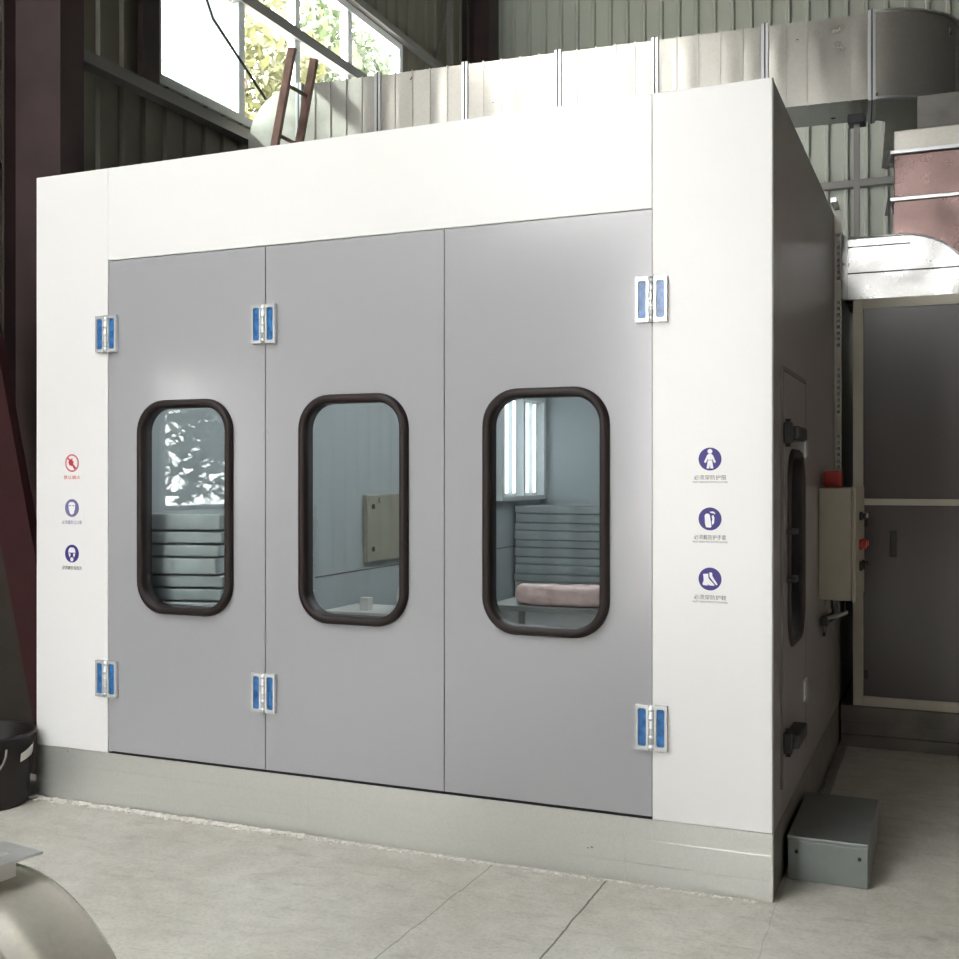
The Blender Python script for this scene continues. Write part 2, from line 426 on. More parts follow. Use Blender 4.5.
# rails and trims on the walls, and a strip painted as jamb shadow
struct(MB().box(WX+.028, WX+.14, -9, BY-.1, 4.66, 4.75).build('trim_1', M['girt']))
struct(MB().box(WX+.028, WX+.10, 2.4, BY-.1, 6.63, 6.71).build('trim_2', M['girt']))
struct(MB().box(WX+.2, RX-.1, BY-.13, BY-.029, 5.02, 5.10).build('trim_3', M['girt']))
struct(MB().box(WX+.028, WX+.14, -9, BY-.1, 3.75, 3.84).build('trim_4', M['girt']))
struct(MB().box(WX+.028, WX+.08, 2.14, 2.335, 4.76, TOP).build('jamb_shade_strip', M['maroon']))  # dark strip stands in for the shadow of the window jamb

# steel columns
def i_column(name, xi, xo, y0, w, ft, label, z1=TOP, m='maroon'):
    root = empty(name, ((xi+xo)/2, y0+w/2, 0)); tag(root, label, 'column')
    MB().box(min(xi, xi-ft), max(xi, xi-ft), y0, y0+w, .02, z1).build('flange', M[m], root)
    MB().box(min(xo, xo+ft), max(xo, xo+ft), y0, y0+w, .02, z1).build('flange', M[m], root)
    MB().box(xo+ft, xi-ft, y0+w/2-.008, y0+w/2+.008, .02, z1).build('web', M[m], root)
    MB().box(xo-.05, xi+.05, y0-.05, y0+w+.05, 0, .02).build('base_plate', M[m], root)
    return root
i_column('steel_column', -4.33, -4.80, .596, .2, .016, 'dark maroon steel I-beam column rising at the left edge beside the booth')
i_column('steel_column', -4.62, -4.92, 8.15, .3, .02, 'dark steel column in the far corner where the two sheet walls meet')
struct(MB().bar((-5.025, 8.05, 8.1), (-5.025, 7.1, 6.0), .03, .03).build('trim_6', M['girt']))
o = MB().box(-4.93, -4.88, 7.55, 7.60, 0, TOP).build('wall_post', M['girt'])
tag(origin_to(o, (-4.905, 7.575, 0)), 'slim pale grey post against the left wall just short of the dark corner', 'post')

# things in the dark gap at the far left
o = MB().prism([(-4.62, 3.3), (-3.955, .52), (-3.955, .02), (-4.07, .02), (-4.62, 2.24)], .20, .26, 'y').build('leaning_plate', M['plate_red'])
tag(origin_to(o, (-4.0, .23, .02)), 'dark red steel plate leaning diagonally in the gap left of the booth', 'plate')
o = MB().prism([(-4.95, 0.01), (-4.95, 1.66), (-4.45, 1.66), (-3.98, .6), (-3.98, .01)], .30, .34, 'y').build('dark_board', M['dark_board'])
tag(origin_to(o, (-4.4, .32, .01)), 'dark brown board standing behind the red plate at the left edge', 'board')
bk = empty('bucket', (-4.07, -.22, 0)); tag(bk, 'black round bucket on the floor at the left end of the booth plinth', 'bucket')
def lathe(prof, c, n=40, axis='z', smooth=True):
    t = bmesh.new(); rings = []
    for r, h in prof:
        ring = []
        for k in range(n):
            a = 2*PI*k/n
            ring.append(t.verts.new((c[0]+r*math.cos(a), c[1]+r*math.sin(a), c[2]+h)))
        rings.append(ring)
    for q in range(len(rings)-1):
        for k in range(n):
            f = t.faces.new((rings[q][k], rings[q][(k+1) % n], rings[q+1][(k+1) % n], rings[q+1][k])); f.smooth = smooth
    return t
b = MB(); b.merge(lathe([(0.001, 0), (.20, 0), (.215, .02), (.24, .36), (.255, .365), (.255, .385), (.235, .385), (.21, .04), (0.001, .03)], (-4.07, -.22, 0)))
b.build('bucket_body', M['bucket'], bk)
ang = [math.radians(a) for a in range(180, 361, 12)]
MB().tube([(-4.07+.255*math.cos(a), -.22-.10, .33+.20*math.sin(a)*.9) for a in ang], .006).build('bail_handle', M['cable'], bk)
t = bmesh.new()
vs = []
for k in range(7):
    a = math.radians(2+k*6); vs.append((t.verts.new((-4.07+.2375*math.cos(a), -.22+.2375*math.sin(a), .24+.004*k)), t.verts.new((-4.07+.2425*math.cos(a), -.22+.2425*math.sin(a), .285+.006*k))))
for k in range(6): t.faces.new((vs[k][0], vs[k+1][0], vs[k+1][1], vs[k][1]))
b = MB(); b.merge(t); b.build('paper_label', M['paper'], bk)

# ------------------------------------------------------------------ spray booth
BL, BX, BH, BD = -3.93, 0.0, 3.375, 8.0
booth = empty('spray_booth', (BL/2, 0, 0))
tag(booth, 'large white panelled spray booth with three grey windowed doors', 'spray booth')
TH = .055
MB().box(BL, -3.4365, 0, TH, .28, BH, .0025).build('front_post_panel', M['white'], booth)
MB().box(-.4985, BX, 0, TH, .28, BH, .0025).build('front_post_panel', M['white'], booth)
MB().box(-3.4345, -.5005, 0, TH, 2.886, BH, .0025).build('header_panel', M['white'], booth)
MB().box(BL+.01, BX-.01, .012, .10, 0, .278).box(-3.44, -.5, .003, .1, .2785, .2795).build('gap_shade_sill', M['seam'], booth)  # near-black colour stands in for shade in the gap under the doors
# zinc plinth: three folded sheets with two long creases
pl = MB(); prof = [(0, 0), (0, .082), (-.0008, .0875), (-.0008, .186), (0, .1915), (0, .279), (.03, .279), (.03, 0)]
pl.prism([(y, z) for y, z in prof], BL, -2.2, 'x').prism(prof, -2.199, -.62, 'x').prism(prof, -.619, BX, 'x')
pl.build('front_plinth', M['plinth'], booth)
MB().box(-.03, 0, .03, BD, 0, .27).build('side_plinth', M['cab_base'], booth)
MB().box(-.002, .003, -.004, .03, 0, .279).build('corner_strip', M['plinth'], booth)
# shell
DY0, DY1, DZ0, DZ1 = .26, 1.03, .40, 2.20
sp = MB()
for y0, y1, z0, z1 in ((TH, DY0, .272, BH), (DY1, 2.56, .272, BH), (2.563, 5.2, .272, BH), (5.203, BD, .272, BH), (DY0, DY1, .272, DZ0), (DY0, DY1, DZ1, BH)):
    sp.box(-.05, 0, y0+.001, y1-.001, z0, z1)
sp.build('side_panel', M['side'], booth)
MB().box(.0002, .004, .004, .03, .28, BH).build('corner_trim', M['side'], booth)
MB().box(BL, BL+.05, TH+.001, BD, 0, BH).build('side_panel', M['inner'], booth)['label'] = 'pale grey far side panel'
MB().box(BL+.051, -.051, BD-.05, BD, 0, BH).build('back_panel', M['inner'], booth)
MB().box(BL+.051, -.051, TH+.001, BD-.051, BH-.06, BH-.002).build('roof_panel', M['inner'], booth)
MB().box(BL+.051, -.051, .11, BD-.051, .2, .28).build('booth_floor', M['table'], booth)
MB().box(BL+.0505, BL+.056, TH+.01, BD-.052, .955, .965).build('wall_seam', M['girt'], booth)
# doors with rounded windows
def gasket_parts(par, cx, cz, w, h, mt=None, glass_y=.048):
    inner = rrect(cx, cz, w-.085, h-.085, .125, 10)
    prof = [(.0, .055), (.0, -.012), (.004, -.022), (.014, -.028), (.030, -.026), (.040, -.016), (.0425, 0.0), (.0425, .001), (.012, .001), (.012, .055)]
    g = MB(); t = loop_sweep(inner, prof); g.merge(t, mt); g.build('window_gasket', M['rubber'], par)
    p = MB(); p.prism([(x, z) for x, z in rrect(cx, cz, w-.066, h-.066, .132, 10)], glass_y, glass_y+.005, 'y', mt=mt)
    p.build('pane', M['pane'], par)
DOORS = [(-3.4345, -2.4535, -2.937), (-2.4505, -1.4785, -1.956), (-1.4755, -.5005, -.984)]
for x0, x1, wc in DOORS:
    s = MB(); s.merge(slab_with_hole(x0+.001, x1-.001, .291, 2.8815, rrect(wc, 1.585, .595-.058, 1.105-.058, .145, 10), .004, .052))
    d = s.build('door', M['door'], booth)
    gasket_parts(d, wc, 1.585, .595, 1.105)
# hinges: two leaves with a blue protective film and a barrel between
def hinge(x, z, sx=1.0):
    h = MB()
    h.tube([(x, -.016, z-.096), (x, -.016, z+.096)], .011, 12)
    for k in range(5): h.tube([(x, -.016, z-.090+k*.04), (x, -.016, z-.072+k*.04)], .0125, 12)
    hb = h.build('hinge', M['chrome'], booth)
    for s in (-1, 1):
        cx = x+s*.040
        lf = MB(); lf.merge(slab_with_hole(cx-.028, cx+.028, z-.096, z+.096, rrect(cx, z, .036, .162, .009, 4), -.020, .001))
        lf.box(cx-.024, cx+.024, -.008, .002, z-.090, z+.090)
        lf.build('hinge_leaf', M['chrome'], hb)
        fm = MB(); fm.prism(rrect(cx, z, .034, .160, .008, 4), -.012, -.0085, 'y'); fm.build('blue_film', M['blue'], hb)
for x in (-3.437, -2.452, -.4995):
    for z in (2.496, .674): hinge(x, z)
# service door on the right side
T = to_side()
s = MB(); s.merge(slab_with_hole(DY0+.004, DY1-.004, DZ0+.004, DZ1-.004, rrect(.645, 1.42, .50, .85, .14, 10), -.012, .04), T)
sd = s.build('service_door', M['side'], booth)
gasket_parts(sd, .645, 1.42, .55, .90, T)
e = MB()
for a, b_, c, d_ in ((DY0-.025, DY0-.004, DZ0, DZ1+.02), (DY1+.004, DY1+.02, DZ0, DZ1+.02), (DY0-.004, DY1+.004, DZ1+.002, DZ1+.02)):
    e.box(.001, .012, a, b_, c, d_)
e.build('door_trim', M['girt'], sd)
for z in (1.93, .60):
    hh = MB().box(.013, .05, DY0-.03, DY0+.02, z-.045, z+.045, .006).box(.013, .075, DY0+.02, DY0+.30, z-.03, z+.03, .008).tube([(.03, DY0, z-.06), (.03, DY0, z+.06)], .012)
    hh.build('door_hinge', M['black'], sd)
for z in (1.88, .70):
    MB().box(.012, .022, DY1-.10, DY1+.0, z-.05, z+.05, .003).build('latch_plate', M['chrome'], sd)
for z in (1.50, 1.29): MB().box(.012, .05, .34, .46, z-.012, z+.012, .003).build('latch', M['black'], sd)

# safety stickers ---------------------------------------------------
def disc(mb, cx, cz, r, y, n=36, ry=None):
    mb.prism([(cx+r*math.cos(2*PI*k/n), cz+(ry or r)*math.sin(2*PI*k/n)) for k in range(n)], y, y+.0006, 'y')
def ring(mb, cx, cz, r0, r1, y, n=36):
    t = loop_sweep([(cx+r0*math.cos(2*PI*k/n), cz+r0*math.sin(2*PI*k/n)) for k in range(n)], [(0, y), (r1-r0, y), (r1-r0, y+.0006), (0, y+.0006)])
    mb.merge(t)
def poly(mb, cx, cz, s, pts, y): mb.prism([(cx+p[0]*s, cz+p[1]*s) for p in pts], y, y+.0006, 'y')
def text(body, x, z, size, width, m, par, name='caption'):
    c = bpy.data.curves.new(name, 'FONT'); c.body = body; c.size = size; c.align_x = 'CENTER'; c.extrude = .0002
    o = bpy.data.objects.new(name, c); COL.objects.link(o)
    bpy.context.view_layer.update()
    me = bpy.data.meshes.new_from_object(o); bpy.data.objects.remove(o)
    xs = [v.co.x for v in me.vertices]; w = max(xs)-min(xs) if xs else 1
    me.transform(Matrix.Diagonal((width/w, 1, 1, 1)) if w > 0 else Matrix())
    me.transform(Matrix.Rotation(PI/2, 4, 'X')); me.transform(Matrix.Translation((x, -.0008, z)))
    me.materials.clear(); me.materials.append(m)
    o = bpy.data.objects.new(name, me); COL.objects.link(o); o.parent = par; o.matrix_local = parent_world(par).inverted()
    return o
def sticker(cx, cz, draw, cap, eng, m, label, ink, w=.135):
    b = MB(); b.prism(rrect(cx, cz-.02, .165, .175, .012, 4), -.0004, .0002, 'y')
    st = b.build('safety_sticker', M['white'], booth); st['label'] = label
    a, w_ = MB(), MB(); draw(a, w_, cx, cz)
    a.build('pictogram_ground', m, st); w_.build('pictogram', M['ink_white'] if m != M['ink_pink'] else M['ink_red'], st)
    text(cap, cx, cz-.085, .022, w, ink, st)
    if eng: text(eng, cx, cz-.100, .011, w+.01, ink, st)
R_ = .048
def suit(a, w, cx, cz):
    disc(a, cx, cz, R_, -.0012); y = -.002
    disc(w, cx, cz+.032, .010, y)
    poly(w, cx, cz, .0089, [(-.6, 2.4), (.6, 2.4), (1.3, 1.9), (2.8, -1.4), (2.0, -1.9), (1.0, .2), (.9, -.4), (-.9, -.4), (-1.0, .2), (-2.0, -1.9), (-2.8, -1.4), (-1.3, 1.9)], y)
    poly(w, cx, cz, .0089, [(-1.0, -.6), (1.0, -.6), (1.6, -4.4), (.25, -4.4), (0, -2.4), (-.25, -4.4), (-1.6, -4.4)], y)
def gloves(a, w, cx, cz):
    disc(a, cx, cz, R_, -.0012); y = -.002
    poly(w, cx, cz, .0089, [(-2.5, 1.6), (-1.9, 2.4), (-.9, 2.5), (-.1, 1.9), (.3, -.6), (.7, -3.6), (.2, -4.1), (-1.8, -3.9), (-2.3, -2.2)], y)
    poly(w, cx, cz, .0089, [(.0, 3.4), (1.6, 3.5), (2.6, 2.6), (2.2, 2.2), (1.7, 2.6), (.1, 2.9)], y)
    poly(w, cx, cz, .0089, [(.8, 1.4), (1.7, 1.8), (2.1, .4), (1.9, -2.0), (1.1, -2.8), (.8, -1.8), (1.1, -.2)], y)
def boots(a, w, cx, cz):
    disc(a, cx, cz, R_, -.0012); y = -.002
    poly(w, cx, cz, .0089, [(-3.2, 2.3), (-.8, 2.5), (-.7, .4), (1.0, -1.5), (2.1, -2.6), (1.9, -3.1), (-.4, -3.0), (-.9, -2.5), (-1.2, -3.1), (-3.3, -2.9), (-3.5, -2.3), (-2.9, -.6)], y)
    poly(w, cx, cz, .0089, [(-.3, 3.1), (1.0, 3.0), (1.1, 1.5), (2.2, -.3), (3.6, -2.4), (3.0, -2.9), (.9, -.4), (-.1, 1.0)], y)
def no_fire(a, w, cx, cz):
    ring(a, cx, cz, .0385, .048, -.0012); y = -.002
    w.prism([(cx-.032, cz+.027), (cx-.027, cz+.032), (cx+.032, cz-.027), (cx+.027, cz-.032)], y-.0008, y-.0002, 'y')
    poly(w, cx, cz, .0089, [(-1.9, -1.2), (-2.6, .4), (-1.5, 3.0), (-.8, 1.9), (.4, 3.2), (.5, 1.2), (1.6, 1.0), (.6, -1.0), (-.4, -1.9)], y)
    w.prism([(cx-.004, cz-.006), (cx+.002, cz-.001), (cx+.022, cz-.030), (cx+.017, cz-.034)], y, y+.0006, 'y')
def dust_mask(a, w, cx, cz):
    disc(a, cx, cz, R_, -.0012); y = -.002
    poly(w, cx, cz, .0089, [(-2.6, 2.4), (-1.4, 3.6), (1.4, 3.6), (2.6, 2.4), (2.4, -.6), (1.5, -3.2), (0, -4.1), (-1.5, -3.2), (-2.4, -.6)], y)
    for q in ((-1.9, -.4), (.4, 1.9)):
        a.prism([(cx+q[0]*.01, cz+.011), (cx+q[1]*.01, cz+.011), (cx+q[1]*.01, cz+.015), (cx+q[0]*.01, cz+.015)], y-.0012, y-.0004, 'y')
def gas_mask(a, w, cx, cz):
    disc(a, cx, cz, R_, -.0012); y = -.002
    poly(w, cx, cz, .0089, [(-2.9, .6), (-2.4, 2.6), (-1.2, 3.7), (1.2, 3.7), (2.4, 2.6), (2.9, .6)], y)
    poly(w, cx, cz, .0089, [(-2.6, .2), (-1.2, .2), (-1.0, -1.0), (-1.6, -2.4), (-2.3, -1.2)], y)
    poly(w, cx, cz, .0089, [(2.6, .2), (1.2, .2), (1.0, -1.0), (1.6, -2.4), (2.3, -1.2)], y)
    disc(w, cx, cz-.031, .011, y)
sticker(-.253, 1.815, suit, '必须穿防护服', 'MUST WEAR PROTECTIVE CLOTHES', M['ink_blue'], 'round blue sticker with a white figure in overalls', M['ink_black'])
sticker(-.253, 1.565, gloves, '必须戴防护手套', 'MUST WEAR PROTECTIVE GLOVES', M['ink_blue'], 'round blue sticker with white gloves', M['ink_black'])
sticker(-.253, 1.314, boots, '必须穿防护鞋', 'MUST WEAR PROTECTIVE SHOES', M['ink_blue'], 'round blue sticker with a white boot', M['ink_black'])
sticker(-3.68, 1.815, no_fire, '禁止烟火', None, M['ink_pink'], 'round red prohibition sticker with a flame', M['ink_red'], .115)
sticker(-3.68, 1.573, dust_mask, '必须戴防尘口罩', None, M['ink_grey'], 'faded blue round sticker with a white masked face', M['ink_grey'])
sticker(-3.68, 1.328, gas_mask, '必须戴防毒面具', None, M['ink_blue'], 'dark blue round sticker with a respirator face', M['ink_black'])

# crumbs of dried filler along the plinth
t = bmesh.new()
for i in range(1500):
    x = random.uniform(-3.92, -.9) if random.random() < .85 else random.uniform(-.9, -.05)
    dens = 1 if x < -2.0 else .6
    y = -abs(random.gauss(0, .022))*dens-.022; r = random.uniform(.003, .011)*(1.35 if x < -2.2 else .75)
    m = Matrix.Translation((x, y, r*.45)) @ Matrix.Rotation(random.random()*6, 4, 'Z') @ Matrix.Diagonal((r*random.uniform(.8, 1.8), r, r*.55, 1))
    bmesh.ops.create_icosphere(t, subdivisions=1, radius=1, matrix=m)
b = MB(); b.merge(t); o = b.build('filler_crumbs', M['crumb'])
tag(o, 'line of pale dried filler crumbs on the floor along the booth plinth', 'crumbs', kind='stuff')

# ------------------------------------------------------------------ inside the booth
pg = 'planks lying inside behind the left window'
zz = .281
for i in range(16):
    th = .070 if i % 3 else .095
    o = MB().box(-.26, .26, -.85, .85, 0, th-.010, .006).build('steel_plank', M['plank'])
    o.location = (-3.37+.008*((i*7) % 3), 1.0+.010*((i*5) % 4), zz); o.rotation_euler = (0, 0, math.radians(13.8))
    tag(o, 'long zinc grey steel plank in the stack seen through left door window', 'plank', pg)
    zz += th
zz = .281
for i in range(12):
    th = .085 if i % 2 else .105
    o = MB().box(-1.09, 1.09, -.2, .2, 0, th-.005, .008).build('steel_plank', M['plank'])
    o.location = (-2.765+.008*((i*5) % 3), 7.2+.012*((i*7) % 4), zz)
    tag(o, 'zinc grey steel plank stacked at the far booth end, seen through right window', 'plank', 'planks lying inside behind the right window')
    zz += th
# wall cabinet inside marked A
cab = empty('electrical_cabinet', (-3.80, 4.1, 1.1)); tag(cab, 'pale grey electrical cabinet marked A on the wall inside the middle door window', 'electrical cabinet')
MB().box(BL+.057, -3.845, 3.56, 4.70, 1.02, 1.59, .006).build('cabinet_body', M['beige'], cab)
MB().box(-3.844, -3.832, 3.565, 4.695, 1.025, 1.585, .004).build('cabinet_door', M['beige'], cab)
for z in (1.13, 1.49):
    MB().tube([(-3.831, 3.66, z), (-3.822, 3.66, z)], .022, 14).build('lock', M['black'], cab)
def side_text(body, loc, size, m, par, name):
    c = bpy.data.curves.new(name, 'FONT'); c.body = body; c.size = size; c.extrude = .0005
    o = bpy.data.objects.new(name, c); COL.objects.link(o); bpy.context.view_layer.update()
    me = bpy.data.meshes.new_from_object(o); bpy.data.objects.remove(o)
    me.transform(Matrix.Rotation(PI/2, 4, 'X')); me.transform(Matrix.Rotation(PI/2, 4, 'Z')); me.transform(Matrix.Translation(loc))
    me.materials.clear(); me.materials.append(m)
    o = bpy.data.objects.new(name, me); COL.objects.link(o); o.parent = par; o.matrix_local = parent_world(par).inverted()
side_text('A', (-3.830, 3.74, 1.51), .085, M['ink_black'], cab, 'letter')
# work table with the pink parcel
tb = empty('work_table', (-1.75, 3.2, .28)); tag(tb, 'low steel work table inside the booth behind the right door window', 'table')
MB().box(-2.45, -1.05, 2.85, 3.5, .77, .81, .004).build('table_top', M['table'], tb)
for x in (-2.41, -1.09):
    for y in (2.89, 3.46): MB().box(x-.02, x+.02, y-.02, y+.02, .281, .77).build('leg', M['table'], tb)
t = bmesh.new(); bmesh.ops.create_cube(t, size=1)
bmesh.ops.subdivide_edges(t, edges=list(t.edges), cuts=5, use_grid_fill=True)
for v in t.verts:
    p = v.co; p.x *= .62; p.y *= .26; p.z *= .13
    k = 1-.5*(abs(p.x)/.31)**6*(abs(p.z)/.065)**2*.6
    p.y *= k; p += Vector((random.gauss(0, .004), random.gauss(0, .004), random.gauss(0, .004) if p.z > -.06 else 0))
for f in t.faces: f.smooth = True
b = MB(); b.merge(t, Matrix.Translation((-1.93, 3.02, .884))); o = b.build('wrapped_parcel', M['pink'])
tag(origin_to(o, (-1.93, 3.02, .811)), 'pink wrapped parcel on the work table behind the right door window', 'parcel')
# small things behind the middle window
tb2 = empty('low_bench', (-3.1, 2.75, .28)); tag(tb2, 'low steel bench inside the booth behind the middle door window', 'bench')
MB().box(-3.62, -2.62, 2.5, 3.0, .71, .75, .004).build('bench_top', M['paper'], tb2)
for x in (-3.58, -2.66):
    for y in (2.54, 2.96): MB().box(x-.02, x+.02, y-.02, y+.02, .281, .71).build('leg', M['table'], tb2)
o = MB().box(-3.37, -3.30, 2.60, 2.68, .751, .845, .006).build('small_carton', M['paper'])
tag(origin_to(o, (-3.335, 2.64, .751)), 'small cream carton on the low bench behind the middle door window', 'carton')
b = MB(); b.merge(lathe([(0.001, 0), (.05, 0), (.085, .05), (.09, .12), (.07, .18), (.02, .21), (.001, .213)], (-3.04, 2.75, .751), 24)); o = b.build('white_bag', M['paper'])
tag(origin_to(o, (-3.04, 2.75, .751)), 'small bright white bag on the bench at the middle window edge', 'bag')
# lamp units: one on the far wall part seen through the right window, unseen ones added along the ceiling to brighten the inside
def lamp_unit(name, label, group=None):
    root = empty(name); tag(root, label, 'lamp', group); return root
lu = empty('booth_lamp', (-3.87, 7.2, 1.5)); tag(lu, 'upright white framed tube lamp on the inner wall behind the right door window', 'lamp')
fr = MB()
for a, b_, c, d_ in ((6.45, 7.85, 1.48, 1.53), (6.45, 7.85, 2.62, 2.67), (6.45, 6.52, 1.53, 2.62), (7.78, 7.85, 1.53, 2.62), (7.10, 7.15, 1.53, 2.62)):
    fr.box(BL+.052, BL+.16, a, b_, c, d_)
fr.box(BL+.052, BL+.07, 6.46, 7.84, 1.5, 2.65)
fr.build('lamp_frame', M['lamp_body'], lu)
for y in (6.7, 6.92, 7.35, 7.58):
    MB().tube([(BL+.11, y, 1.56), (BL+.11, y, 2.59)], .018, 10).build('lamp_tube', M['tube'], lu)
for i, y in enumerate((1.2, 3.4, 5.6)):
    o = empty('booth_fill_lamp', (-1.95, y, BH-.06)); tag(o, 'unseen tube lamp added on the booth ceiling to brighten the inside', 'lamp', 'added fill lamps on the booth ceiling')
    MB().box(-2.6, -1.3, y-.1, y+.1, BH-.10, BH-.061).build('lamp_frame', M['lamp_body'], o)
    for dy in (-.05, .05): MB().tube([(-2.55, y+dy, BH-.125), (-1.35, y+dy, BH-.125)], .02, 10).build('lamp_tube', M['fill_tube'], o)

# ------------------------------------------------------------------ side of the booth
cc = empty('control_cabinet', (.1, 2.0, 1.07)); tag(cc, 'beige control cabinet with knobs on the dark right side of the booth', 'control cabinet')
MB().box(.001, .175, 1.70, 2.32, 1.065, 1.68, .006).build('cabinet_body', M['beige'], cc)
cd = MB().box(.176, .198, 1.695, 2.325, 1.06, 1.685, .006).build('cabinet_door', M['beige'], cc)
for y, z, m, r in ((1.95, 1.52, 'black', .022), (2.10, 1.52, 'chrome', .018), (1.95, 1.36, 'red', .026), (2.12, 1.36, 'red', .022), (1.95, 1.24, 'black', .024), (2.12, 1.24, 'black', .020)):
    k = MB(); k.tube([(.198, y, z), (.215, y, z)], r*1.15, 16).tube([(.215, y, z), (.235, y, z)], r*.8, 16)
    k.build('knob', M[m], cd)
o = MB().box(.012, .105, 1.86, 1.98, 1.6805, 1.775, .008).box(.03, .09, 1.855, 1.862, 1.70, 1.76, .002).build('alarm_box', M['red'])
tag(origin_to(o, (.06, 1.92, 1.6805)), 'small red alarm box on top of the beige control cabinet', 'alarm')
cb = empty('cable_bundle', (.07, 1.8, .95)); tag(cb, 'grey and black cables hanging under the beige control cabinet', 'cables')
for i in range(4):
    x = .03+.03*i
    MB().tube([(x, 1.78+.03*i, 1.056), (x+.005, 1.77+.03*i, 1.02), (x+.01, 1.80+.02*i, .985), (.02, 1.84+.02*i, .97-.02*i), (.010, 1.9, .9-.02*i)], .008).build('cable', M['black_cable'] if i % 2 else M['cable'], cb)
MB().tube([(.15, 1.74, 1.0), (.11, 1.72, .985), (.06, 1.72, .97), (.03, 1.73, .955), (.012, 1.74, .95)], .011).build('cable', M['cable'], cb)
o = MB().box(.011, .05, 1.70, 1.78, .92, .97, .004).build('cable_clamp', M['black'], cb)
# slotted angle upright with holes
sa = MB()
x0, x1, yy = .003, .045, 2.585
nz = 46; z0 = 1.70; z1 = 3.44
sa.box(x0, x0+.003, yy, yy+.07, z0, z1)
step = (z1-z0)/nz
for k in range(nz):
    za = z0+k*step
    sa.box(x0+.003, x1, yy, yy+.003, za, za+step*.45)
    if k % 11 < 8:
        sa.box(x0+.003, x0+.014, yy, yy+.003, za+step*.45, za+step); sa.box(x0+.034, x1, yy, yy+.003, za+step*.45, za+step)
    else: sa.box(x0+.003, x1, yy, yy+.003, za+step*.45, za+step)
o = sa.build('slotted_angle', M['slot']); tag(origin_to(o, (.02, 2.6, 1.7)), 'slotted zinc angle upright at the end of the booth side wall', 'bracket')
o = MB().box(.003, .035, 2.36, 2.58, 3.40, 3.425).build('slotted_angle', M['chrome'])
tag(origin_to(o, (.02, 2.45, 3.40)), 'short slotted zinc angle lying level at the top of the booth side wall', 'bracket')
# zinc step box beside the service door
sb = empty('step_box', (.187, .66, 0)); tag(sb, 'grey zinc box on the floor beside the booth side door', 'box')
MB().box(.022, .352, .30, 1.02, 0, .172, .004).build('box_body', M['step'], sb)
MB().box(.020, .354, .298, 1.022, .1725, .190, .004).build('box_lid', M['step'], sb)
for x in (.06, .318): MB().tube([(x, .301, .125), (x, .293, .125)], .008, 12).build('screw', M['black'], sb)

# ------------------------------------------------------------------ air cabinet on the right
ac = empty('air_cabinet', (.84, 3.4, 0)); tag(ac, 'tall grey air supply cabinet with cream frame right of the booth', 'cabinet')
AX0, AX1, AY0, AY1, AZ0, AZ1 = .089, 1.60, 2.90, 3.78, .268, 2.885
f = MB(); w = .062
for a, b_ in ((AX0, AX0+w), (.78, .78+w), (AX1-w, AX1)): f.box(a, b_, AY0, AY0+.06, AZ0, AZ1, .004)
for a, b_ in ((AZ0, AZ0+w), (1.56, 1.60), (AZ1-w, AZ1)):
    f.box(AX0+w, .78, AY0+.002, AY0+.06, a, b_); f.box(.78+w, AX1-w, AY0+.002, AY0+.06, a, b_)
for x in (AX0, AX1-w): f.box(x, x+w, AY1-.06, AY1, AZ0, AZ1)
f.build('cabinet_frame', M['cab_frame'], ac)
for x0, x1 in ((AX0+w+.001, .779), (.78+w+.001, AX1-w-.001)):
    MB().box(x0, x1, AY0+.012, AY0+.05, 1.601, AZ1-w-.001).build('panel', M['cab_panel'], ac)
    dd = MB().box(x0, x1, AY0+.012, AY0+.05, AZ0+w+.001, 1.559).build('cabinet_door', M['cab_panel'], ac)
    hx = x0+.165
    MB().box(hx, hx+.035, AY0-.012, AY0+.0115, 1.235, 1.40, .005).build('handle', M['black'], dd)
    MB().box(x0+.005, x0+.03, AY0+.0, AY0+.0115, .44, .50, .003).build('door_hinge', M['black'], dd)
    MB().box(x0+.005, x0+.03, AY0+.0, AY0+.0115, 1.42, 1.48, .003).build('door_hinge', M['black'], dd)
MB().box(AX0+.006, AX1-.006, AY0+.061, AY1-.061, AZ0+.002, AZ1-.002).build('cabinet_body', M['cab_panel'], ac)
pb = MB(); pr = [(2.90, .0), (2.90, .075), (2.915, .08), (2.915, .165), (2.90, .17), (2.90, .262), (2.935, .266), (3.78, .266), (3.78, 0)]
pb.prism(pr, .013, 1.62, 'x'); pb.build('cabinet_plinth', M['cab_base'], ac)
# bits of rail on the dark floor
o = MB().bar((.055, 1.62, .012), (.045, 2.80, .012), .03, .02).build('floor_strip', M['slot']); tag(origin_to(o, (.05, 2.2, .002)), 'narrow zinc strip on the dark floor along the booth side', 'strip')

# ------------------------------------------------------------------ ducts
DA, DB = Vector((-4.30, 3.30, 0)), Vector((.16, 3.63, 0))
yaw = math.atan2(DB.y-DA.y, DB.x-DA.x)
dz0, dz1, dd_ = 4.40, 5.01, .52
mr = empty('exhaust_duct', (.16, 3.63, 4.4)); tag(mr, 'long square zinc exhaust duct running above the booth roof', 'duct')
RM = Matrix.Translation((DB.x, DB.y, 0)) @ Matrix.Rotation(yaw, 4, 'Z')
C = Vector((.677, -4.655))
def along(px):
    """distance along the duct line (from its right end) that a sight line from the photographer meets"""
    a = math.radians(23); u = (px-479.5)/1113
    d = Vector((math.cos(a)*u-math.sin(a), math.sin(a)*u+math.cos(a)))
    e = Vector((math.cos(yaw), math.sin(yaw))); o = Vector((DB.x, DB.y))
    det = d.x*(-e.y)+d.y*e.x
    r = o-C; t = (r.x*(-e.y)+r.y*e.x)/det
    p = C+d*t; return (p-o).dot(e)
cuts = [along(p) for p in (299, 378, 465, 558, 655, 765, 872)]
rnd = random.Random(3)
